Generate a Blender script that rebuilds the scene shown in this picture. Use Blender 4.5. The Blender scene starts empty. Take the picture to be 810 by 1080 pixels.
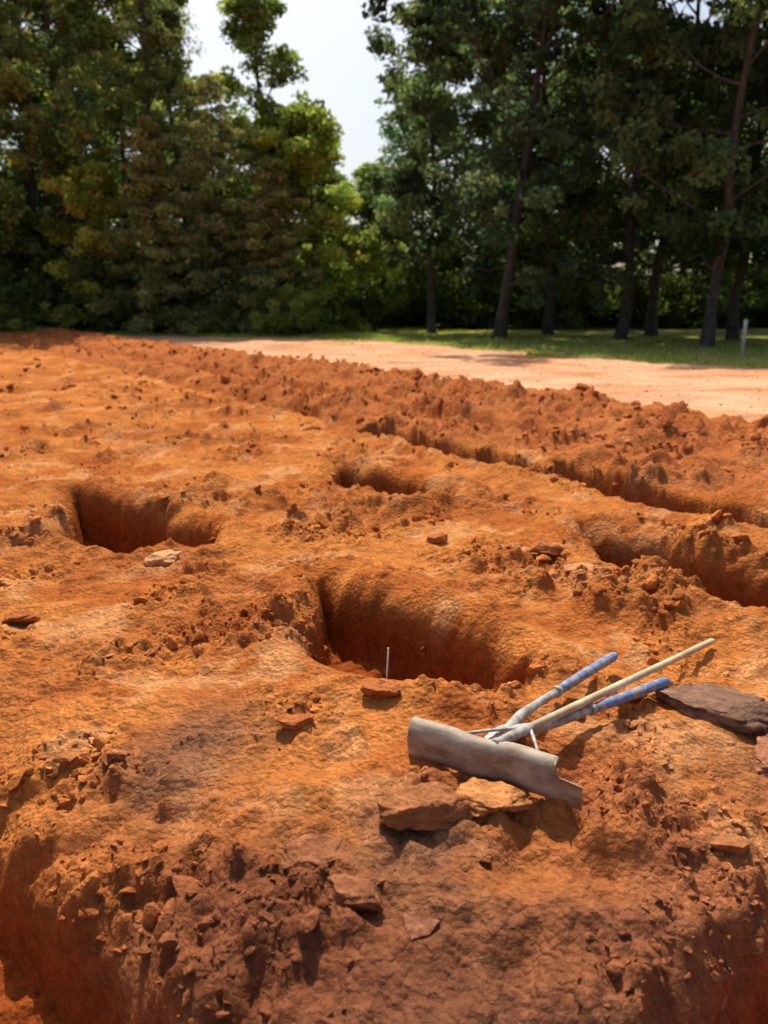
import bpy, math, numpy as np
from mathutils import Vector, Matrix
rng=np.random.default_rng(7)
scene=bpy.context.scene
scene.view_settings.view_transform='Standard'
scene.view_settings.look='None'
scene.view_settings.exposure=0

# ---------------------------------------------------------------- noise
PERM=np.random.default_rng(3).permutation(256)
PERM=np.concatenate([PERM,PERM,PERM])
ANG=np.random.default_rng(4).random(256)*2*np.pi
GX,GY=np.cos(ANG),np.sin(ANG)
RV=np.random.default_rng(8).random((3,256))
def pn(x,y,seed=0):
    x=x+seed*17.31; y=y-seed*9.77
    xf=np.floor(x); yf=np.floor(y)
    xi=xf.astype(np.int64)&255; yi=yf.astype(np.int64)&255
    fx=x-xf; fy=y-yf
    u=fx*fx*fx*(fx*(fx*6-15)+10); v=fy*fy*fy*(fy*(fy*6-15)+10)
    def g(ix,iy,dx,dy):
        h=PERM[PERM[ix&255]+(iy&255)]
        return GX[h]*dx+GY[h]*dy
    a=g(xi,yi,fx,fy); b=g(xi+1,yi,fx-1,fy); c=g(xi,yi+1,fx,fy-1); d=g(xi+1,yi+1,fx-1,fy-1)
    return ((a+(b-a)*u)+((c+(d-c)*u)-(a+(b-a)*u))*v)*1.5
def fbm(x,y,sc,oct=4,seed=0,gain=.5):
    r=0; a=1; f=1/sc
    for i in range(oct):
        r=r+a*pn(x*f,y*f,seed+i*3); a*=gain; f*=2.03
    return r
def domes(x,y,sc,seed,prob=.5):
    x=x/sc; y=y/sc
    x,y=x+.22*pn(x*1.3,y*1.3,seed)+seed*5.7, y+.22*pn(x*1.3,y*1.3,seed+1)
    xf=np.floor(x); yf=np.floor(y); best=np.zeros(x.shape)
    for i in (-1,0,1):
        for j in (-1,0,1):
            ix=(xf+i).astype(np.int64)&255; iy=(yf+j).astype(np.int64)&255
            h=PERM[PERM[ix]+iy]
            px=xf+i+.15+.7*RV[0][h]; py=yf+j+.15+.7*RV[1][h]
            r0=RV[2][h]; R=.26+.42*(RV[0][h]*.6+RV[1][h]*.4)
            d=np.hypot(x-px,y-py)/R
            hh=np.sqrt(np.clip(1-d*d,0,1))*R*(.8+.8*((x-px)*(RV[1][h]-.5)+(y-py)*(RV[2][h]-.5)))
            best=np.maximum(best,np.where(r0<prob,hh,0))
    return best
def sst(a,b,x):
    t=np.clip((x-a)/(b-a),0,1); return t*t*(3-2*t)
def segd(x,y,p,q):
    px,py=p; qx,qy=q; dx,dy=qx-px,qy-py
    t=np.clip(((x-px)*dx+(y-py)*dy)/(dx*dx+dy*dy),0,1)
    return np.hypot(x-px-t*dx,y-py-t*dy)
def polyline(x,y,pts):
    d=segd(x,y,pts[0],pts[1])
    for a,b in zip(pts[1:-1],pts[2:]): d=np.minimum(d,segd(x,y,a,b))
    return d
def polysd(x,y,pts):
    d=polyline(x,y,pts+[pts[0]])
    ins=np.zeros(x.shape,bool)
    n=len(pts)
    for i in range(n):
        x1,y1=pts[i]; x2,y2=pts[(i+1)%n]
        c=((y1>y)!=(y2>y))&(x<(x2-x1)*(y-y1)/((y2-y1) if y2!=y1 else 1e-9)+x1)
        ins^=c
    return np.where(ins,-d,d)

# ---------------------------------------------------------------- terrain description (metres)
PITS=[([(-.38,4.56),(.14,4.02),(.66,3.38),(.58,3.08),(.24,3.08),(-.08,3.22),(-.36,3.50)],.48),
      ([(-2.72,6.90),(-1.92,6.24),(-1.22,5.56),(-1.18,5.22),(-1.75,5.10),(-2.28,5.40)],.50),
      ([(-.50,8.0),(0.0,7.42),(.62,6.72),(.55,6.36),(.14,6.30),(-.42,6.98)],.44),
      ([(1.42,5.52),(2.34,4.52),(3.9,2.80),(3.5,2.35),(2.07,3.88),(1.34,4.72)],.48)]
T1=[(-.25,10.25),(1.2,7.82),(2.73,5.78),(4.7,3.2),(8,-1)]
T1B=[(-.25,10.25),(-6,19),(-14,31)]
D2=[(1.9,9.6),(.35,11.9),(-5.3,20.2),(-12,30)]
CX,CY=.16,1.02
def padout(x,y):
    dL=(x-CX)*-.667+(y-CY)*-.745
    dR=(x-CX)*.70+(y-CY)*-.715
    k=.35
    h=np.clip(.5+.5*(dL-dR)/k,0,1)
    return dR+(dL-dR)*h+k*h*(1-h)
GLX=[-60,-18,-9.2,0,5.2,8.9,14,30]; GLY=[35,37,36.5,31,22.8,18.8,15.0,7]
def grassline(x,y): return y-np.interp(x,GLX,GLY)
def masks(x,y):
    s=(x-1.38)*.83+(y-7.94)*.56
    s=s+.25*fbm(x,y,2.5,2,11)
    band=sst(-.1,.5,s)*(1-sst(3.3,3.9,s))
    road=sst(3.5,4.0,s)
    out=padout(x,y)
    return s,band,road,out
def H(x,y,full=False):
    x=np.asarray(x,float); y=np.asarray(y,float)
    s,band,road,out=masks(x,y)
    rough=1-.9*road
    z=.05*fbm(x,y,2.2,3,1)*rough
    patch=sst(-.30,.35,fbm(x,y,1.1,3,21))
    near=np.exp(-((y-1.9)/.6)**2)*np.exp(-((x+.3)/.8)**2)
    patch=np.clip(patch+.6*near,0,1)
    lump=fbm(x,y,.32,4,31,.5)
    z=z+rough*lump*(.022+.034*patch+.045*band)
    fine=np.abs(fbm(x,y,.10,3,41,.5))
    z=z+rough*(fine-.3)*(.007+.012*patch)
    am=(y<20)&(np.abs(x)<12)
    dm=np.zeros(x.shape)
    if am.any():
        xa,ya=x[am],y[am]
        pa=patch[am]; ba=band[am]
        cl=sst(-.25,.25,fbm(xa,ya,.6,3,23))
        d0=domes(xa,ya,.36,6,.28)*.36*.32
        d1=domes(xa,ya,.22,1,.50)*.20*.66; d2=domes(xa,ya,.12,2,.6)*.12*.75; d3=domes(xa,ya,.065,3,.65)*.065*.85
        dm[am]=(d0*pa+d1*cl*(.2+.8*pa)+d2*np.maximum(cl,.12)*(.3+.7*pa)+d3*(.12+.88*cl))*(1+.4*ba)*(1-road[am])
    z=z+dm
    z=z+band*(.06+.20*np.exp(-((s-2.7)/.75)**2)+.07*fbm(x,y,.8,3,61))
    wob=.045*fbm(x,y,.40,2,71,.45)+.04*pn(x/.8,y/.8,5)
    cutshade=np.zeros(x.shape)  # mask for shade painted inside pits, trenches and ditches
    wr=fbm(x,y,.15,3,77,.5)
    for pts,D in PITS:
        sd=polysd(x,y,pts)+wob
        dd=D+.10*fbm(x,y,.35,2,81)
        z=z+.05*np.exp(-((sd-.14)/.13)**2)*(sd>-.3)
        c=.15*sst(.06,-.01,sd)+.85*sst(.012,-.062,sd)
        z=z*(1-c*.6)-dd*(.88*c+.12*sst(-.1,-.35,sd))+wr*.02*c
        z=z-.04*sst(.20,.0,sd)*(1-c)
        cutshade=np.maximum(cutshade,sst(.02,-.03,sd))
    d=polyline(x,y,T1)+wob
    c=sst(.25,.17,d); z=z+.05*np.exp(-((d-.36)/.14)**2)-c*.45+wr*.02*c; cutshade=np.maximum(cutshade,c)
    d=polyline(x,y,T1B)+wob*2
    c=sst(.30,.1,d); z=z-c*.12; cutshade=np.maximum(cutshade,c*.4)
    d=polyline(x,y,D2)+wob*2
    c=sst(.34,.1,d); z=z-c*.19; cutshade=np.maximum(cutshade,c*.6)
    o=out+wob*.7+.015*wr
    z=z-.09*sst(-.45,.05,o)
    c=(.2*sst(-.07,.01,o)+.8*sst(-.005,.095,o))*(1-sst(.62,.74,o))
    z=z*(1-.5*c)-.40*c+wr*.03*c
    cutshade=np.maximum(cutshade,c)
    z=z-.06*np.exp(-(((x+2.7)/.5)**2+((y-6.3)/.6)**2))
    z=z-.05*np.exp(-(((x+.75)/.35)**2+((y-4.7)/.5)**2))
    z=z+road*.012*fbm(x+y*.3,y,1.3,3,63)
    if full: return z,s,band,road,out,patch,cutshade,lump,dm
    return z
def h1(x,y): return float(H(np.array([x]),np.array([y]))[0])

def mixc(a,b,t):
    return a*(1-t[...,None])+b*t[...,None]
C=lambda *v: np.array(v)
def soilcol(x,y,pre=None):
    z,s,band,road,out,patch,cutshade,lump,dm=pre if pre is not None else H(x,y,True)
    col=np.ones(x.shape+(3,))*C(.56,.195,.050)
    n=fbm(x,y,.8,4,91,.6)
    col=mixc(col,C(.43,.120,.030),sst(-.15,.45,n)*.85)
    col=mixc(col,C(.68,.32,.13),sst(.15,.6,fbm(x,y,.5,4,95,.6))*.65)
    col=mixc(col,C(.38,.112,.036),patch*.45)
    col=mixc(col,C(.43,.13,.046),band*.65)
    col=mixc(col,C(.31,.07,.017),cutshade*.95)  # shade of pits and trenches painted into the clay colour
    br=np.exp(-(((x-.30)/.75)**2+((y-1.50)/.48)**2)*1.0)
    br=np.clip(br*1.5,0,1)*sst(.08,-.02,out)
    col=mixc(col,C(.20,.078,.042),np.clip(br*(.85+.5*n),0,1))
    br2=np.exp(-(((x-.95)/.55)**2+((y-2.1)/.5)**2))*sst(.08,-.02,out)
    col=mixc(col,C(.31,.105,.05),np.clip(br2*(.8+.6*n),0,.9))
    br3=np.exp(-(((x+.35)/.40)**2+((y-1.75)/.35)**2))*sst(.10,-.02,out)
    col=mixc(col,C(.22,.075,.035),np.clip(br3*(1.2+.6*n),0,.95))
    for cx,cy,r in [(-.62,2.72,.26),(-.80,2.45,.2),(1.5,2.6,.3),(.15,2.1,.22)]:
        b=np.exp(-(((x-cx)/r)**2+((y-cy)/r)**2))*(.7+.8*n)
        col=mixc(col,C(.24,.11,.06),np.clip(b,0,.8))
    rc=mixc(np.ones(x.shape+(3,))*C(.68,.37,.21),C(.58,.28,.14),sst(-.3,.5,fbm(x+.4*y,y,2.2,4,97)))
    rc=rc*(1-.22*sst(.15,.4,fbm(x*.25+y*.35,y-x*.3,.8,3,98)))[...,None]
    col=mixc(col,rc,road)
    g=grassline(x,y)+1.2*fbm(x,y,2.0,3,99)
    gm=sst(-.2,.5,g)
    gc=mixc(np.ones(x.shape+(3,))*C(.26,.29,.07),C(.38,.30,.14),sst(-.1,.5,fbm(x,y,1.5,3,101)))
    gc=mixc(gc,C(.12,.11,.05),sst(16,24,g)*.7)
    col=mixc(col,gc,gm)
    return np.clip(col,0.01,.85),gm

def mkmesh(name,V,F,cols=None,smooth=False,mats=(),midx=None,parent=None,link=True,alpha=None):
    me=bpy.data.meshes.new(name)
    V=np.asarray(V,np.float32); F=np.asarray(F,np.int32); k=F.shape[1]
    me.vertices.add(len(V)); me.vertices.foreach_set('co',V.ravel())
    me.loops.add(F.size); me.loops.foreach_set('vertex_index',F.ravel())
    me.polygons.add(len(F))
    me.polygons.foreach_set('loop_start',np.arange(0,F.size,k,dtype=np.int32))
    me.polygons.foreach_set('loop_total',np.full(len(F),k,np.int32))
    sm=smooth if isinstance(smooth,np.ndarray) else np.full(len(F),smooth,bool)
    me.polygons.foreach_set('use_smooth',sm)
    for m in mats: me.materials.append(m)
    if midx is not None: me.polygons.foreach_set('material_index',np.asarray(midx,np.int32))
    if cols is not None:
        a=me.color_attributes.new('Col','FLOAT_COLOR','POINT')
        c=np.ones((len(V),4),np.float32); c[:,:3]=cols
        if alpha is not None: c[:,3]=alpha
        a.data.foreach_set('color',c.ravel())
    me.update(calc_edges=True)
    if not link: return me
    ob=bpy.data.objects.new(name,me); scene.collection.objects.link(ob)
    if parent: ob.parent=parent
    return ob

# ---------------------------------------------------------------- materials
def newmat(name):
    m=bpy.data.materials.new(name); m.use_nodes=True
    nt=m.node_tree; b=nt.nodes['Principled BSDF']; return m,nt,b
def N(nt,t,**kw):
    n=nt.nodes.new(t)
    for k,v in kw.items():
        if k in n.inputs: n.inputs[k].default_value=v
        else: setattr(n,k,v)
    return n
def soil_mat(name,bumpd=.02,sc=1.0):
    m,nt,b=newmat(name); L=nt.links
    nt.nodes.remove(b)
    b=N(nt,'ShaderNodeBsdfDiffuse'); b.inputs['Roughness'].default_value=0.0
    L.new(b.outputs[0],nt.nodes['Material Output'].inputs['Surface'])
    at=N(nt,'ShaderNodeAttribute',attribute_name='Col')
    ge=N(nt,'ShaderNodeNewGeometry')
    n1=N(nt,'ShaderNodeTexNoise',Scale=15.0*sc,Detail=6.0,Roughness=.70)
    vo=N(nt,'ShaderNodeTexVoronoi',Scale=42.0*sc,Randomness=1.0)
    warp=N(nt,'ShaderNodeVectorMath',operation='ADD'); ws=N(nt,'ShaderNodeVectorMath',operation='SCALE'); ws.inputs['Scale'].default_value=.05
    L.new(ge.outputs['Position'],n1.inputs['Vector'])
    L.new(n1.outputs['Color'],ws.inputs[0]); L.new(ge.outputs['Position'],warp.inputs[0]); L.new(ws.outputs[0],warp.inputs[1])
    L.new(warp.outputs[0],vo.inputs['Vector'])
    r1=N(nt,'ShaderNodeMapRange'); r1.inputs['From Min'].default_value=.3; r1.inputs['From Max'].default_value=.7
    r1.inputs['To Min'].default_value=.66; r1.inputs['To Max'].default_value=1.30
    L.new(n1.outputs['Fac'],r1.inputs['Value'])
    vm=N(nt,'ShaderNodeVectorMath',operation='SCALE'); L.new(at.outputs['Color'],vm.inputs[0]); L.new(r1.outputs[0],vm.inputs['Scale'])
    L.new(vm.outputs[0],b.inputs['Color'])
    a2=N(nt,'ShaderNodeMath',operation='MULTIPLY_ADD'); a2.inputs[1].default_value=-.5
    L.new(vo.outputs['Distance'],a2.inputs[0]); L.new(n1.outputs['Fac'],a2.inputs[2])
    bp=N(nt,'ShaderNodeBump'); bp.inputs['Distance'].default_value=bumpd
    L.new(at.outputs['Alpha'],bp.inputs['Strength'])
    L.new(a2.outputs[0],bp.inputs['Height']); L.new(bp.outputs[0],b.inputs['Normal'])
    return m
SOIL=soil_mat('red_clay',.030)
CLOD=soil_mat('clay_clod',.012,1.3)

def leaf_mat(name,trans=.35,boost=(1.5,1.5,.7)):
    m,nt,b=newmat(name); L=nt.links
    nt.nodes.remove(b)
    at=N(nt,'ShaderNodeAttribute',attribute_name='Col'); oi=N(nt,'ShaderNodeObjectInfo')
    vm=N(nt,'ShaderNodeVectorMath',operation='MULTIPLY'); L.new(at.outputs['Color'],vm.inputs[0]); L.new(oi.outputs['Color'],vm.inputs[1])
    df=N(nt,'ShaderNodeBsdfDiffuse'); L.new(vm.outputs[0],df.inputs['Color'])
    tr=N(nt,'ShaderNodeBsdfTranslucent')
    v2=N(nt,'ShaderNodeVectorMath',operation='MULTIPLY'); v2.inputs[1].default_value=boost; L.new(vm.outputs[0],v2.inputs[0]); L.new(v2.outputs[0],tr.inputs['Color'])
    mx=N(nt,'ShaderNodeMixShader'); mx.inputs[0].default_value=trans
    out=nt.nodes['Material Output']
    L.new(df.outputs[0],mx.inputs[1]); L.new(tr.outputs[0],mx.inputs[2]); L.new(mx.outputs[0],out.inputs['Surface'])
    return m
LEAF=leaf_mat('foliage',.47,(1.75,1.65,1.0))
GRASSM=leaf_mat('grass_blades',.35)
def bark_mat():
    m,nt,b=newmat('bark'); L=nt.links
    tc=N(nt,'ShaderNodeTexCoord'); mp=N(nt,'ShaderNodeMapping'); mp.inputs['Scale'].default_value=(6,6,1.2)
    n=N(nt,'ShaderNodeTexNoise',Scale=3.0,Detail=6.0); L.new(tc.outputs['Object'],mp.inputs[0]); L.new(mp.outputs[0],n.inputs['Vector'])
    cr=N(nt,'ShaderNodeValToRGB'); cr.color_ramp.elements[0].color=(.025,.021,.018,1); cr.color_ramp.elements[1].color=(.11,.095,.08,1)
    cr.color_ramp.elements[0].position=.35; cr.color_ramp.elements[1].position=.7
    L.new(n.outputs['Fac'],cr.inputs[0]); L.new(cr.outputs[0],b.inputs['Base Color']); b.inputs['Roughness'].default_value=.9
    bp=N(nt,'ShaderNodeBump'); bp.inputs['Distance'].default_value=.03; L.new(n.outputs['Fac'],bp.inputs['Height']); L.new(bp.outputs[0],b.inputs['Normal'])
    return m
BARK=bark_mat()
def simple(name,c1,c2,scale,rough=.6,metal=0,stretch=(1,1,1),bump=.002,p0=.38,p1=.64):
    m,nt,b=newmat(name); L=nt.links
    tc=N(nt,'ShaderNodeTexCoord'); mp=N(nt,'ShaderNodeMapping'); mp.inputs['Scale'].default_value=stretch
    n=N(nt,'ShaderNodeTexNoise',Scale=scale,Detail=6.0,Roughness=.65); L.new(tc.outputs['Object'],mp.inputs[0]); L.new(mp.outputs[0],n.inputs['Vector'])
    cr=N(nt,'ShaderNodeValToRGB'); cr.color_ramp.elements[0].color=(*c1,1); cr.color_ramp.elements[1].color=(*c2,1)
    cr.color_ramp.elements[0].position=p0; cr.color_ramp.elements[1].position=p1
    L.new(n.outputs['Fac'],cr.inputs[0]); L.new(cr.outputs[0],b.inputs['Base Color'])
    b.inputs['Roughness'].default_value=rough; b.inputs['Metallic'].default_value=metal
    bp=N(nt,'ShaderNodeBump'); bp.inputs['Distance'].default_value=bump; L.new(n.outputs['Fac'],bp.inputs['Height']); L.new(bp.outputs[0],b.inputs['Normal'])
    return m

# ---------------------------------------------------------------- ground sheet
def grow(step,ratio,limit):
    o=[];p=0
    while p<limit: p+=step; o.append(p); step*=ratio
    return np.array(o)
dx=.014
xc=np.arange(-1.7,2.2,dx); g=grow(dx,1.02,400)
xs=np.concatenate([(xc[0]-g)[::-1],xc,xc[-1]+g])
yc=np.arange(1.2,4.8,dx); g1=grow(dx,1.0095,400); g2=grow(dx,1.12,120)
ys=np.concatenate([(yc[0]-g2)[::-1],yc,yc[-1]+g1])
X,Y=np.meshgrid(xs,ys)
pre=H(X,Y,True); Z=pre[0]
nx,ny=len(xs),len(ys)
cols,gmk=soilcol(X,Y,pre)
V=np.stack([X,Y,Z],-1).reshape(-1,3)
idx=np.arange(nx*ny).reshape(ny,nx)
F=np.stack([idx[:-1,:-1],idx[:-1,1:],idx[1:,1:],idx[1:,:-1]],-1).reshape(-1,4)
al=(1-.85*pre[3])*sst(45,8,Y)*.6+.4*(1-.85*pre[3])
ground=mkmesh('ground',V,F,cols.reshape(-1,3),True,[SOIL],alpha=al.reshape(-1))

# ---------------------------------------------------------------- clods
import bmesh
def ico(sub):
    bm=bmesh.new(); bmesh.ops.create_icosphere(bm,subdivisions=sub,radius=1)
    v=np.array([q.co[:] for q in bm.verts]); bm.faces.ensure_lookup_table()
    f=np.array([[q.index for q in p.verts] for p in bm.faces]); bm.free(); return v,f
def chunk(sub,seed,planes=9,nz=.1):
    r=np.random.default_rng(seed); v,f=ico(sub)
    for i in range(planes):
        n=r.normal(size=3); n/=np.linalg.norm(n); d=r.uniform(.35,.8)
        k=v@n; o=np.clip(k-d,0,None); v=v-o[:,None]*n
    v=v*(1+nz*r.normal(size=(len(v),1))*.5)
    v=v*np.array([1.15,r.uniform(.6,1.0),r.uniform(.4,.75)])
    return v,f
small=[chunk(1,i,4,.4) for i in range(8)]
med=[chunk(2,20+i,9,.14) for i in range(14)]
def scatter(templates,P,S,seed,colf=1.0,sink=.05):
    r=np.random.default_rng(seed); Vs=[];Fs=[];Cs=[];off=0
    pre=H(P[:,0],P[:,1],True); z=pre[0]; base,gm=soilcol(P[:,0],P[:,1],pre)
    tid=r.integers(len(templates),size=len(P))
    for t,(tv,tf) in enumerate(templates):
        I=np.where(tid==t)[0]; n=len(I)
        if n==0: continue
        a=r.random(n)*2*np.pi; b=r.normal(size=n)*.4; c=r.normal(size=n)*.4
        ca,sa,cb,sb,cc,sc=np.cos(a),np.sin(a),np.cos(b),np.sin(b),np.cos(c),np.sin(c)
        R=np.zeros((n,3,3))
        R[:,0,0]=ca*cb;R[:,0,1]=ca*sb*sc-sa*cc;R[:,0,2]=ca*sb*cc+sa*sc
        R[:,1,0]=sa*cb;R[:,1,1]=sa*sb*sc+ca*cc;R[:,1,2]=sa*sb*cc-ca*sc
        R[:,2,0]=-sb;R[:,2,1]=cb*sc;R[:,2,2]=cb*cc
        v=np.einsum('nij,kj->nki',R,tv)*S[I][:,None,None]
        v[...,0]+=P[I,0][:,None]; v[...,1]+=P[I,1][:,None]
        v[...,2]+=(z[I]+S[I]*sink)[:,None]
        Vs.append(v.reshape(-1,3))
        Fs.append((tf[None]+(np.arange(n)*len(tv))[:,None,None]+off).reshape(-1,3)); off+=n*len(tv)
        cl=base[I]*(colf*r.uniform(.80,1.25,size=(n,1)))
        Cs.append(np.repeat(cl,len(tv),0))
    return np.concatenate(Vs),np.concatenate(Fs),np.concatenate(Cs)
def pts(n,x0,x1,y0,y1,seed,thr,band=None,w=.3):
    r=np.random.default_rng(seed); P=np.stack([r.uniform(x0,x1,n),r.uniform(y0,y1,n)],1)
    m=fbm(P[:,0],P[:,1],.6,3,23)+.35*fbm(P[:,0],P[:,1],1.1,3,21)
    s,bd,road,out=masks(P[:,0],P[:,1])
    m=m+.30*np.exp(-((out+.12)/.16)**2)-.5*sst(-.02,.06,out)
    keep=(sst(thr-w,thr+w,m)>r.random(n))&(road<.3)
    if band: keep=(bd>.4)
    keep&=(grassline(P[:,0],P[:,1])<-.5)
    keep&=(np.abs(P[:,0])<P[:,1]*.62+.9)
    keep&=~((P[:,0]>.05)&(P[:,0]<.75)&(P[:,1]>2.1)&(P[:,1]<2.75)&(r.random(n)<.8))
    return P[keep]
parts=[]
P=pts(26000,-3.2,4,1.0,5.5,101,.28); parts.append(scatter(small,P,np.clip(rng.lognormal(math.log(.0080),.45,len(P)),.003,.02),1,1,.1))
P=pts(13000,-3.2,4,1.0,6,102,.32,None,.18); parts.append(scatter(med,P,np.clip(rng.lognormal(math.log(.018),.55,len(P)),.008,.06),2,1,.05))
P=pts(9000,-7,6,5,13,103,.22); parts.append(scatter(small,P,np.clip(rng.lognormal(math.log(.014),.5,len(P)),.006,.04),3))
P=pts(4500,-7,6,4,15,104,.28); parts.append(scatter(med,P,np.clip(rng.lognormal(math.log(.032),.5,len(P)),.01,.10),4,1,0))
P=pts(12000,-20,8,2,38,105,.0,True); parts.append(scatter(med,P,np.clip(rng.lognormal(math.log(.036),.55,len(P)),.01,.14),5,1,.0))
P=pts(8000,-20,4,12,36,106,.15); parts.append(scatter(small,P,np.clip(rng.lognormal(math.log(.035),.5,len(P)),.01,.10),6))
r=np.random.default_rng(71); P=np.stack([r.uniform(-6,10,5000),r.uniform(8,30,5000)],1); s_,b_,rd_,o_=masks(P[:,0],P[:,1])
P=P[(rd_>.9)&(grassline(P[:,0],P[:,1])<-.3)]; parts.append(scatter(small,P,np.clip(rng.lognormal(math.log(.014),.5,len(P)),.006,.05),7,.9))
off=0;VV=[];FF=[];CC=[]
for v,f,c in parts: VV.append(v);FF.append(f+off);CC.append(c);off+=len(v)
mkmesh('dirt_clods',np.concatenate(VV),np.concatenate(FF),np.concatenate(CC),False,[CLOD])

def slab(x,y,w,d,t,yaw,seed,col,tilt=(0,0)):
    r=np.random.default_rng(seed); v,f=ico(5)
    for i in range(15):
        n=r.normal(size=3)*np.array([1,1,.7]); n/=np.linalg.norm(n); dd=r.uniform(.5,.88)
        k=v@n; o=np.clip(k-dd,0,None); v=v-o[:,None]*n
    v[:,2]=np.clip(v[:,2],-.6,.55+.12*v[:,0])
    nn=fbm(v[:,0]+seed*3.3,v[:,1]+v[:,2]*1.7,.5,5,seed%9,.6)
    v=v*(1+.09*nn[:,None]); v=v*np.array([w/1.5,d/1.5,t/1.1])
    v[:,2]+=.005*fbm(v[:,0]*20+seed,v[:,1]*20,1.0,4,2,.6)
    M=Matrix.Rotation(yaw,3,'Z')@Matrix.Rotation(tilt[0],3,'X')@Matrix.Rotation(tilt[1],3,'Y')
    v=v@np.array(M).T; z=h1(x,y)
    v+=np.array([x,y,z+t*.2])
    cc=np.ones((len(v),3))*np.array(col)*(1+.25*nn[:,None])
    return mkmesh('clay_slab',v,f,np.clip(cc,.01,.9),True,[CLOD])
BRN=(.24,.13,.085); ORG=(.56,.23,.08); RED=(.42,.135,.045); DRK=(.29,.11,.05)
SL=[(1.33,2.98,.42,.30,.09,-.3,1,BRN),(1.50,2.66,.28,.22,.06,.4,2,(.34,.14,.075)),
    (.13,2.20,.24,.17,.08,.2,3,(.38,.145,.058)),(.33,2.25,.22,.13,.05,-.3,4,ORG),(.27,2.08,.12,.10,.035,-.3,14,(.34,.13,.055)),
    (-.02,2.95,.18,.11,.05,-.1,5,RED),(-1.39,4.84,.20,.17,.07,.5,6,(.70,.36,.17)),
    (-.22,2.02,.20,.13,.045,.3,7,DRK),(-.34,2.72,.12,.09,.04,.1,9,RED),
    (1.14,4.42,.17,.14,.06,.4,10,(.58,.27,.12)),(1.0,4.72,.20,.1,.06,-.2,11,RED),
    (-.08,1.84,.17,.12,.04,-.4,15,DRK),(.10,1.75,.12,.09,.03,.9,17,(.25,.1,.055)),
    (.35,5.2,.16,.1,.06,.2,21,RED),(1.05,3.05,.12,.09,.03,.9,23,ORG),
    (-1.9,3.9,.2,.13,.05,.2,31,RED),(.75,2.9,.12,.09,.03,.5,33,RED)]
for a in SL: slab(*a)

# ---------------------------------------------------------------- tools
def tube(path,rad,sides=14,cap=True):
    path=[Vector(p) for p in path]; V=[];F=[]
    for i,p in enumerate(path):
        d=(path[min(i+1,len(path)-1)]-path[max(i-1,0)]).normalized()
        up=Vector((0,0,1)) if abs(d.z)<.9 else Vector((1,0,0))
        u=d.cross(up).normalized(); w=u.cross(d)
        for k in range(sides):
            a=2*math.pi*k/sides; V.append(p+(u*math.cos(a)+w*math.sin(a))*rad[i])
    n=len(path)
    for i in range(n-1):
        for k in range(sides):
            F.append([i*sides+k,i*sides+(k+1)%sides,(i+1)*sides+(k+1)%sides,(i+1)*sides+k])
    if cap:
        F.append(list(range(sides))[::-1]); F.append([(n-1)*sides+k for k in range(sides)])
    return V,F
def pyobj(name,V,F,mat,parent=None,smooth=True,bev=0):
    me=bpy.data.meshes.new(name); me.from_pydata([tuple(v) for v in V],[],F); me.materials.append(mat); me.update()
    bm=bmesh.new(); bm.from_mesh(me); bmesh.ops.recalc_face_normals(bm,faces=bm.faces); bm.to_mesh(me); bm.free()
    for p in me.polygons: p.use_smooth=smooth and len(p.vertices)<6
    ob=bpy.data.objects.new(name,me); scene.collection.objects.link(ob)
    if parent: ob.parent=parent
    if bev:
        b=ob.modifiers.new('b','BEVEL'); b.width=bev; b.segments=2; b.limit_method='ANGLE'
    return ob
WOOD=simple('weathered_wood',(.45,.32,.18),(.68,.54,.34),9,.7,0,(1,1,1),.001)
BLADE=simple('muddy_steel',(.24,.15,.085),(.44,.36,.27),9,.75,.0,(1,1,2),.003,.36,.62)
STEEL=simple('scuffed_steel',(.24,.18,.13),(.50,.48,.45),24,.6,.1,(1,1,1),.001)
BLUE=simple('blue_grip',(.36,.30,.26),(.12,.18,.36),30,.65,0,(1,1,1),.001,.44,.53)
def lerp(a,b,t): return Vector(a).lerp(Vector(b),t)
rake=bpy.data.objects.new('concrete_rake',None); scene.collection.objects.link(rake)
BL=Vector((.085,2.53,0)); BR=Vector((.625,2.215,0)); ax=(BR-BL).normalized(); fw=Vector((ax.y,-ax.x,0)); 
zb=.5*(h1(.2,2.46)+h1(.5,2.28))+.006
V=[];F=[];ns=61;prof=[(-.075,.112),(-.052,.130),(-.028,.138),(-.008,.128),(.004,.098),(.007,.062),(.003,.028),(-.004,.002)]
np_=len(prof)
for side in (0,1):
    for i in range(ns):
        t=i/(ns-1)
        cut=1.0-.34*float(sst(.845,.865,np.array(t)))
        dent=.006*math.sin(t*7)+.004*math.sin(t*19)
        zc=.140*cut
        for (f,z) in prof:
            ff=f; zz=z
            if z>zc: zz=zc-.0005*(z-zc); ff=.006+.003*(z-zc)
            if cut<1 and f<-.03: ff=.003
            p=BL.lerp(BR,t)+fw*(ff+dent-side*.004)+Vector((0,0,zb+zz-side*.001+.004*math.sin(t*11)))
            V.append(p)
o=ns*np_
for i in range(ns-1):
    for j in range(np_-1):
        a=i*np_+j; F.append([a,a+1,a+np_+1,a+np_]); a+=o; F.append([a,a+np_,a+np_+1,a+1])
    for j in (0,np_-1):
        a=i*np_+j; F.append([a,a+np_,a+np_+o,a+o])
for i in (0,ns-1):
    for j in range(np_-1):
        a=i*np_+j; F.append([a,a+1,a+1+o,a+o])
pyobj('blade',V,F,BLADE,rake)
c=BL.lerp(BR,.5); c.z=zb+.125; c-=fw*.03
He=Vector((1.575,3.56,0)); He.z=h1(He.x,He.y)+.035
hd=(He-c).normalized()
soc=c+hd*.20
V,F=tube([c-hd*.0,lerp(c,soc,.5),soc],[.017,.018,.017]); pyobj('socket',V,F,STEEL,rake)
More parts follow.
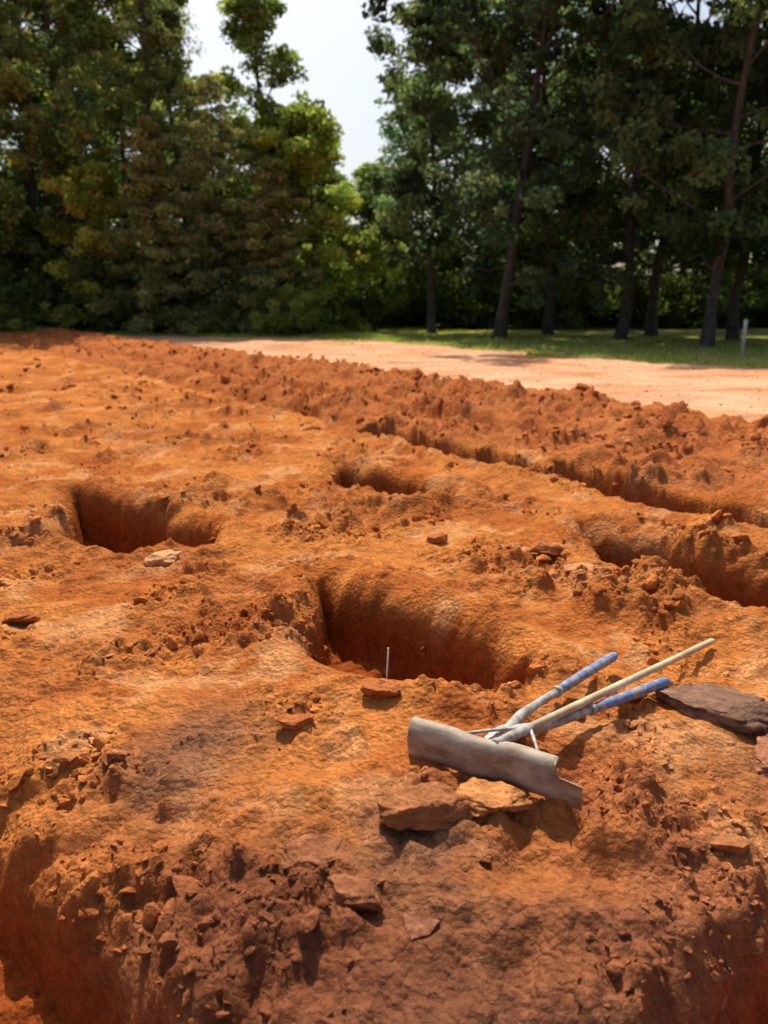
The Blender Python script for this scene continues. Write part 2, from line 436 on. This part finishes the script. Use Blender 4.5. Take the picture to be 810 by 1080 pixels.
V,F=tube([c+hd*.14,c+hd*.5,c+hd*1.0,He-hd*.02,He],[.0145,.0155,.015,.0145,.010]); pyobj('handle',V,F,WOOD,rake)
for i,t in enumerate((.25,.75)):
    q=BL.lerp(BR,t)-fw*.04; q.z=zb+.11
    V,F=tube([q,q.lerp(c+hd*.20,.5)+Vector((0,0,.004)),c+hd*.20],[.006,.006,.006],10); pyobj('brace_%d'%(i+1),V,F,STEEL,rake)

bc=bpy.data.objects.new('bolt_cutters',None); scene.collection.objects.link(bc)
pv=Vector((.44,2.57,0)); pv.z=h1(.44,2.57)+.065
E1=Vector((1.19,3.08,0)); E1.z=h1(E1.x,E1.y)+.075
E2=Vector((1.02,3.27,0)); E2.z=h1(E2.x,E2.y)+.085
def arm(i,E,side):
    d=(E-pv); sd=Vector((-d.y,d.x,0)).normalized()*side
    p0=pv
    pth=[p0-d*.03,p0+sd*.012+d*.06,p0+sd*.030+d*.16,p0+sd*.030+d*.30,p0+sd*.02+d*.50]
    V,F=tube(pth,[.022,.024,.020,.0165,.016]); pyobj('arm_%d'%i,V,F,STEEL,bc)
    g=[p0+sd*.022+d*.46,p0+sd*.02+d*.54,p0+sd*.012+d*.75,p0+d*.97,p0+d*1.0]
    V,F=tube(g,[.0185,.0205,.0205,.0215,.016]); pyobj('grip_%d'%i,V,F,BLUE,bc)
    V,F=tube([g[0]-d*.015,g[0]+d*.01],[.0225,.0225]); pyobj('collar_%d'%i,V,F,STEEL,bc)
arm(1,E1,-1); arm(2,E2,1)
dm=((E1+E2)/2-pv).normalized(); sm=Vector((-dm.y,dm.x,0)).normalized()
for i,s in enumerate((1,-1)):
    out=[(.05,0),(.05,.032),(0,.042),(-.05,.036),(-.10,.022),(-.115,.004),(-.075,.004),(-.045,.012),(-.02,0)]
    V=[];F=[]
    for zz in (-.010,.010):
        for a,b in out: V.append(pv+dm*a+sm*b*s+Vector((0,0,zz+.001*s)))
    n=len(out); F=[list(range(n)),list(range(n,2*n))[::-1]]+[[k,(k+1)%n,(k+1)%n+n,k+n] for k in range(n)]
    pyobj('jaw_%d'%(i+1),V,F,STEEL,bc,False,.002)
V,F=tube([pv+Vector((0,0,-.018)),pv+Vector((0,0,.018))],[.013,.013]); pyobj('pivot_bolt',V,F,STEEL,bc)

STK=simple('pale_stake',(.55,.42,.30),(.7,.6,.48),20,.8)
z0=h1(.0,3.42)
V,F=tube([(.0,3.42,z0-.02),(.02,3.40,z0+.44)],[.0045,.0035],8); pyobj('wooden_stake',V,F,STK)
WHT=simple('white_paint',(.45,.45,.42),(.62,.62,.58),12,.6)
px,py=9.9,22.6; z0=h1(px,py)
V,F=tube([(px,py,z0-.1),(px,py,z0+.9),(px,py,z0+1.0),(px,py,z0+1.03)],[.05,.05,.05,.03],12); pyobj('marker_post',V,F,WHT)

# ---------------------------------------------------------------- vegetation
def tubes_np(paths):
    Vs=[];Fs=[];off=0
    for path,rad,s in paths:
        V,F=tube(path,rad,s,False)
        Vs.append(np.array([v[:] for v in V])); Fs.append(np.array(F)+off); off+=len(V)
    return np.concatenate(Vs),np.concatenate(Fs)
def leaves(cen,rad,n,size,r,flat=.75,aspect=.6,base=(.07,.11,.025),droop=0,vary=.35):
    m=len(cen); per=np.maximum(4,(n*(rad/rad.mean())**2).astype(int))
    id=np.repeat(np.arange(m),per); k=len(id)
    d=r.normal(size=(k,3)); d/=np.linalg.norm(d,axis=1)[:,None]
    rr=r.random(k)**.45
    p=cen[id]+d*(rad[id]*rr)[:,None]*np.array([1,1,flat])
    p[:,2]-=droop*rad[id]*rr**2
    nrm=r.normal(size=(k,3))+np.array([0,0,.5]); nrm/=np.linalg.norm(nrm,axis=1)[:,None]
    t=r.normal(size=(k,3)); u=np.cross(nrm,t); u/=np.linalg.norm(u,axis=1)[:,None]; v=np.cross(nrm,u)
    s=size*r.uniform(.6,1.35,k)[:,None]
    V=np.stack([p-u*s,p-v*s*aspect+u*s*.1,p+u*s,p+v*s*aspect],1).reshape(-1,3)
    F=np.arange(4*k).reshape(k,4)
    cb=1+vary*r.normal(size=m); hue=r.normal(size=m)*.10
    c=np.array(base)*np.clip(cb,.4,2.0)[id][:,None]*r.uniform(.7,1.3,(k,1))
    c[:,0]*=np.clip(1+hue[id]+.1*r.normal(size=k),.6,1.6)
    return V,F,np.repeat(np.clip(c,.005,.5),4,0)
def build(name,paths,lv):
    tv,tf=tubes_np(paths)
    V=np.concatenate([tv,lv[0]]); F=np.concatenate([tf,lv[1]+len(tv)])
    cols=np.concatenate([np.ones((len(tv),3))*.1,lv[2]])
    mi=np.concatenate([np.zeros(len(tf),int),np.ones(len(lv[1]),int)])
    return mkmesh(name,V,F,cols,mi==0,[BARK,LEAF],mi,link=False)
def broadleaf(name,seed,Ht,R,base,nl=22,leafn=120,lean=(0,0),col=(.07,.105,.025),size=.11,slim=1.0):
    r=np.random.default_rng(seed); paths=[];cen=[];rad=[]
    tp=[];n=12;o=np.zeros(2)
    for i in range(n):
        t=i/(n-1); o=o+r.normal(size=2)*.10
        tp.append((o[0]+lean[0]*t**1.3,o[1]+lean[1]*t,Ht*.93*t-.1))
    rt=Ht*.0125
    paths.append((tp,[rt*(1.35 if i==0 else 1)*(1-.88*i/(n-1)) for i in range(n)],10))
    tpa=np.array(tp)
    for i in range(nl):
        t=base+(1-base)*((i+.5)/nl)**.9; z=t*Ht*.93
        s=np.array([np.interp(z,tpa[:,2],tpa[:,0]),np.interp(z,tpa[:,2],tpa[:,1]),z])
        az=i*2.4+r.normal()*.4
        q=(t-base)/(1-base)
        ln=R*slim*(math.sin(math.pi*min(.97,q*.8+.2))**.7)*r.uniform(.6,1.15)
        el=-.05+.95*q+r.normal()*.15
        d=np.array([math.cos(az)*math.cos(el),math.sin(az)*math.cos(el),math.sin(el)])
        pth=[s];p=s.copy();dd=d.copy()
        for k in range(5):
            dd=dd+r.normal(size=3)*.16+np.array([0,0,.04]); dd/=np.linalg.norm(dd); p=p+dd*ln/5; pth.append(p.copy())
        br=rt*.38*(1-.6*q)
        paths.append(([tuple(a) for a in pth],[br*(1-.16*k) for k in range(6)],6))
        cen.append(p+dd*.2); rad.append(r.uniform(.5,.9))
        for k in range(2,6):
            for j in range(2):
                b0=pth[k]; sd=dd+r.normal(size=3)*.75; sd/=np.linalg.norm(sd); l2=ln*r.uniform(.18,.42)
                e=b0+sd*l2; mid=b0+sd*l2*.5+r.normal(size=3)*.05
                paths.append(([tuple(b0),tuple(mid),tuple(e)],[br*.4,br*.28,br*.1],4))
                cen.append(e); rad.append(r.uniform(.3,.78))
    cen.append(tpa[-1]); rad.append(.6)
    return build(name,paths,leaves(np.array(cen),np.array(rad),leafn,size,r,.62,.6,col,.15))
def conifer(name,seed,Ht,R,base,col,size=.085,leafn=22,nb=80):
    r=np.random.default_rng(seed); paths=[];cen=[];rad=[]
    tp=[(r.normal()*.04,r.normal()*.04,Ht*i/9-.1) for i in range(10)]
    paths.append((tp,[Ht*.013*(1-.93*i/9) for i in range(10)],9))
    for i in range(nb):
        t=base+(1-base)*(i+.5)/nb; z=t*Ht; q=(t-base)/(1-base)
        az=i*2.4+r.normal()*.3; ln=R*((1-q)**.65*.95+.08)*r.uniform(.5,1.25)
        el=.25-.1*(1-q)+r.normal()*.1
        p=np.array([0,0,z]);pth=[tuple(p)];k=6
        for j in range(k):
            e2=el-.5*(j/k); p=p+np.array([math.cos(az)*math.cos(e2),math.sin(az)*math.cos(e2),math.sin(e2)])*ln/k; pth.append(tuple(p))
            if j>=1:
                m=2+int(ln>1.2)
                for w in range(m):
                    sp=(1-j/k)*.35*ln+.1
                    off=np.array([-math.sin(az),math.cos(az),0])*r.uniform(-1,1)*sp
                    cen.append(p+off+np.array([0,0,-.05])); rad.append(r.uniform(.16,.32)*(1+.2*ln))
        paths.append((pth,[.028*(1-.13*j) for j in range(k+1)],4))
    return build(name,paths,leaves(np.array(cen),np.array(rad),leafn,size,r,.5,.32,col,.5,.35))
def pine(name,seed,Ht,R,base,col):
    r=np.random.default_rng(seed); paths=[];cen=[];rad=[]
    tp=[(r.normal()*.08,r.normal()*.08,Ht*.97*i/11-.1) for i in range(12)]
    paths.append((tp,[Ht*.011*(1-.85*i/11) for i in range(12)],9))
    for i in range(44):
        t=base+(1-base)*(i+.5)/44; q=(t-base)/(1-base); az=i*2.4+r.normal()*.5
        ln=R*(math.sin(math.pi*(q*.72+.25))**.8)*r.uniform(.5,1.2); el=.15+.6*q+r.normal()*.15
        p=np.array([0,0,t*Ht*.97]);pth=[tuple(p)]
        for j in range(5):
            e2=el+.08*j; p=p+np.array([math.cos(az)*math.cos(e2),math.sin(az)*math.cos(e2),math.sin(e2)])*ln/5+r.normal(size=3)*.04; pth.append(tuple(p))
            if j>=2:
                for w in range(3): cen.append(p+r.normal(size=3)*np.array([.3,.3,.15])*ln*.45); rad.append(r.uniform(.25,.5))
        paths.append((pth,[.05*(1-.17*j) for j in range(6)],5))
    return build(name,paths,leaves(np.array(cen),np.array(rad),32,.11,r,.6,.25,col,.1,.3))
def shrub(name,seed,Ht,R,col,leafn=70):
    r=np.random.default_rng(seed); paths=[];cen=[];rad=[]
    for i in range(16):
        az=i*2.4; el=r.uniform(.5,1.4); l=Ht*r.uniform(.5,1.05)
        d=np.array([math.cos(az)*math.cos(el)*R/Ht*1.6,math.sin(az)*math.cos(el)*R/Ht*1.6,math.sin(el)])
        pth=[tuple(d*l*k/4+r.normal(size=3)*.04*k/4+np.array([0,0,-.05])) for k in range(5)]
        paths.append((pth,[.025*(1-.2*k) for k in range(5)],4))
        for k in (2,3,4): cen.append(np.array(pth[k])+r.normal(size=3)*.2); rad.append(r.uniform(.25,.55))
    return build(name,paths,leaves(np.array(cen),np.array(rad),leafn,.085,r,.8,.55,col,.1))
oakA=broadleaf('oak_a',1,18,5.2,.10,32,72,(2.2,0),(.095,.135,.068),.13)
oakB=broadleaf('oak_b',2,17,4.8,.12,30,72,(0,0),(.10,.145,.068),.13)
oakC=broadleaf('oak_c',3,16,3.6,.14,28,72,(-.5,0),(.14,.19,.075),.12)
slimD=broadleaf('slim_d',4,17,2.5,.22,26,58,(.4,0),(.17,.22,.08),.12)
lowE=broadleaf('low_e',5,10.5,2.9,.08,26,80,(0,0),(.22,.28,.085),.11)
cedA=conifer('cedar_a',6,10.5,3.4,.04,(.21,.235,.12),.1,20)
cedB=conifer('cedar_b',7,8.5,2.8,.03,(.25,.26,.13),.1,20)
pinA=pine('pine_a',8,20,3.2,.30,(.16,.19,.09))
shA=shrub('shrub_a',9,2.6,1.8,(.20,.24,.07)); shB=shrub('shrub_b',10,1.8,1.6,(.24,.27,.08))
def put(name,me,x,y,s=1,rot=0,col=(1,1,1),parent=None,sz=None):
    ob=bpy.data.objects.new(name,me); ob.location=(x,y,h1(x,y)-.02)
    ob.rotation_euler=(0,0,rot); ob.scale=(s,s,sz or s); ob.color=(*col,1)
    scene.collection.objects.link(ob)
    if parent: ob.parent=parent
    return ob
D=(.80,.84,1.05)  # right stand tint: backlit shade put into the leaf colour
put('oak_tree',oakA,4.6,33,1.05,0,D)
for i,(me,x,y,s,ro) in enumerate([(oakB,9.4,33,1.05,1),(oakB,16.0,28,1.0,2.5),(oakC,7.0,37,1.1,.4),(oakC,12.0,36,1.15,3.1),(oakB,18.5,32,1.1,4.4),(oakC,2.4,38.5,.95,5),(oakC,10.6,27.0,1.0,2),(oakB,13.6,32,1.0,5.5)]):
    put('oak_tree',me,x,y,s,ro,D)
put('oak_tree',oakC,-21.5,40,1.1,.6,(1.1,1.05,1)); put('pine_tree',pinA,-18.6,39,1.0,.2,(1.2,1.2,1.1)); put('pine_tree',pinA,-15.2,41,1.05,2.0,(1.2,1.2,1.1))  # left stand, here and below: brighter tints put sunlight into the leaf colour
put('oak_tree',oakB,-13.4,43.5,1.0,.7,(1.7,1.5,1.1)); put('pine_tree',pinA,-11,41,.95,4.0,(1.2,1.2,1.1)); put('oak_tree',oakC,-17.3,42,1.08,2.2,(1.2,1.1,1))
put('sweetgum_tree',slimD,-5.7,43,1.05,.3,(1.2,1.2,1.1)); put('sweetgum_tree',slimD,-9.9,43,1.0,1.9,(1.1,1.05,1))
put('sweetgum_tree',lowE,-3.4,40.5,1.0,0,(1.2,1.15,1)); put('sweetgum_tree',lowE,-13.6,39.2,.75,2,(1.35,1.2,.9)); put('sweetgum_tree',lowE,-5.4,41.5,1.0,3.3,(1.15,1.15,.9)); put('sweetgum_tree',lowE,-1.0,43.5,.8,1.3,(.9,.95,1))
put('cedar_tree',cedA,-7.6,38.5,1.05,0,(1.1,1.05,1)); put('cedar_tree',cedB,-5.0,38.2,.9,1,(1.2,1.15,1)); put('cedar_tree',cedB,-10.5,38.8,1.1,3,(1.2,1.2,1))
bg=bpy.data.objects.new('background_forest',None); scene.collection.objects.link(bg)
r=np.random.default_rng(55); k=0
for row,(yy,sp) in enumerate([(47,4.8),(57,5.4)]):
    x=-36
    while x<36:
        xx=x+r.normal()*.9; y=yy+r.normal()*1.5; u=xx/y
        me=[oakB,oakC,oakC,lowE][r.integers(4)]; s=r.uniform(.95,1.2)
        if me is lowE: s*=1.5
        if -.25<u<.03: me=lowE; s=.92*(y/47)*r.uniform(.85,1.0)
        dk=.85 if u>0 else 1.0  # right side darker, its backlit shade carried by the tint
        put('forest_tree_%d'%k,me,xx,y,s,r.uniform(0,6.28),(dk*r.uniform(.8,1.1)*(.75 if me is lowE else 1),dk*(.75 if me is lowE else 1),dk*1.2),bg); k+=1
        x+=sp
us=bpy.data.objects.new('understory_shrubs',None); scene.collection.objects.link(us)
for k in range(80):
    x=r.uniform(-24,24)
    gl=np.interp(x,GLX,GLY)
    y=(gl+r.uniform(1.2,4) if (x<-3 and r.random()<.4) else r.uniform(40,52))
    if x>-3: y=r.uniform(45,57)
    if -16<x<-11 and y<39: y+=4
    put('shrub_%d'%k,[shA,shB][k%2],x,y,r.uniform(.7,1.3)*(1.5 if y>40 else .8),r.uniform(0,6.28),(1.1,1.1,1) if y<40 else (.55,.64,.75),us)  # rear shrubs tinted dark, canopy shade painted into their colour

def grass(n,seed):
    r=np.random.default_rng(seed)
    x=r.uniform(-22,20,n); gl=np.interp(x,GLX,GLY)
    y=gl+r.random(n)**1.6*18-.6
    gg=y-gl+1.2*fbm(x,y,2.0,3,99); keep=(gg>0)&(r.random(n)<(.35+.65*sst(-.2,.3,fbm(x,y,.8,2,5))))
    x,y=x[keep],y[keep]; n=len(x); z=H(x,y)
    h=r.uniform(.04,.15,n)*(.7+.6*sst(-.3,.4,fbm(x,y,1.5,2,8))); w=r.uniform(.012,.028,n); a=r.random(n)*6.28; lx=r.normal(size=n)*.05; ly=r.normal(size=n)*.05
    p=np.stack([x,y,z-.01],1); u=np.stack([np.cos(a)*w,np.sin(a)*w,0*a],1)
    V=np.stack([p-u,p+u,p+np.stack([lx,ly,h],1)],1).reshape(-1,3)
    c=np.array([.38,.42,.12])*r.uniform(.6,1.4,(n,1)); c[:,0]*=r.uniform(.8,1.3,n)
    return mkmesh('grass',V,np.arange(3*n).reshape(n,3),np.repeat(np.clip(c,0,.6),3,0),False,[GRASSM])
grass(80000,5)

# ---------------------------------------------------------------- light
EL=math.radians(55); AZ=math.radians(-14)
S=Vector((math.sin(AZ)*math.cos(EL),math.cos(AZ)*math.cos(EL),math.sin(EL)))
sl=bpy.data.lights.new('sun','SUN'); sl.energy=5.0; sl.angle=math.radians(.5); sl.color=(1,.95,.86)
so=bpy.data.objects.new('sun',sl); so.rotation_euler=S.to_track_quat('Z','Y').to_euler(); so.location=(0,0,30); scene.collection.objects.link(so)
w=bpy.data.worlds.new('World'); scene.world=w; w.use_nodes=True; nt=w.node_tree
sk=nt.nodes.new('ShaderNodeTexSky'); sk.sky_type='NISHITA'; sk.sun_disc=False; sk.sun_elevation=EL; sk.sun_rotation=AZ
sk.air_density=1.0; sk.dust_density=4.0; sk.ozone_density=1.0
nt.links.new(sk.outputs[0],nt.nodes['Background'].inputs[0]); nt.nodes['Background'].inputs[1].default_value=.14

# ---------------------------------------------------------------- camera
cd=bpy.data.cameras.new('camera'); cam=bpy.data.objects.new('camera',cd); scene.collection.objects.link(cam)
cd.sensor_fit='VERTICAL'; cd.sensor_height=24; cd.lens=848/1080*24; cd.clip_end=2000; cd.clip_start=.05
cam.location=(0,0,1.6); cam.rotation_euler=(math.radians(90-14.9),0,0)
cd.dof.use_dof=True; cd.dof.focus_distance=3.2; cd.dof.aperture_fstop=cd.lens/1000/.013
scene.camera=cam
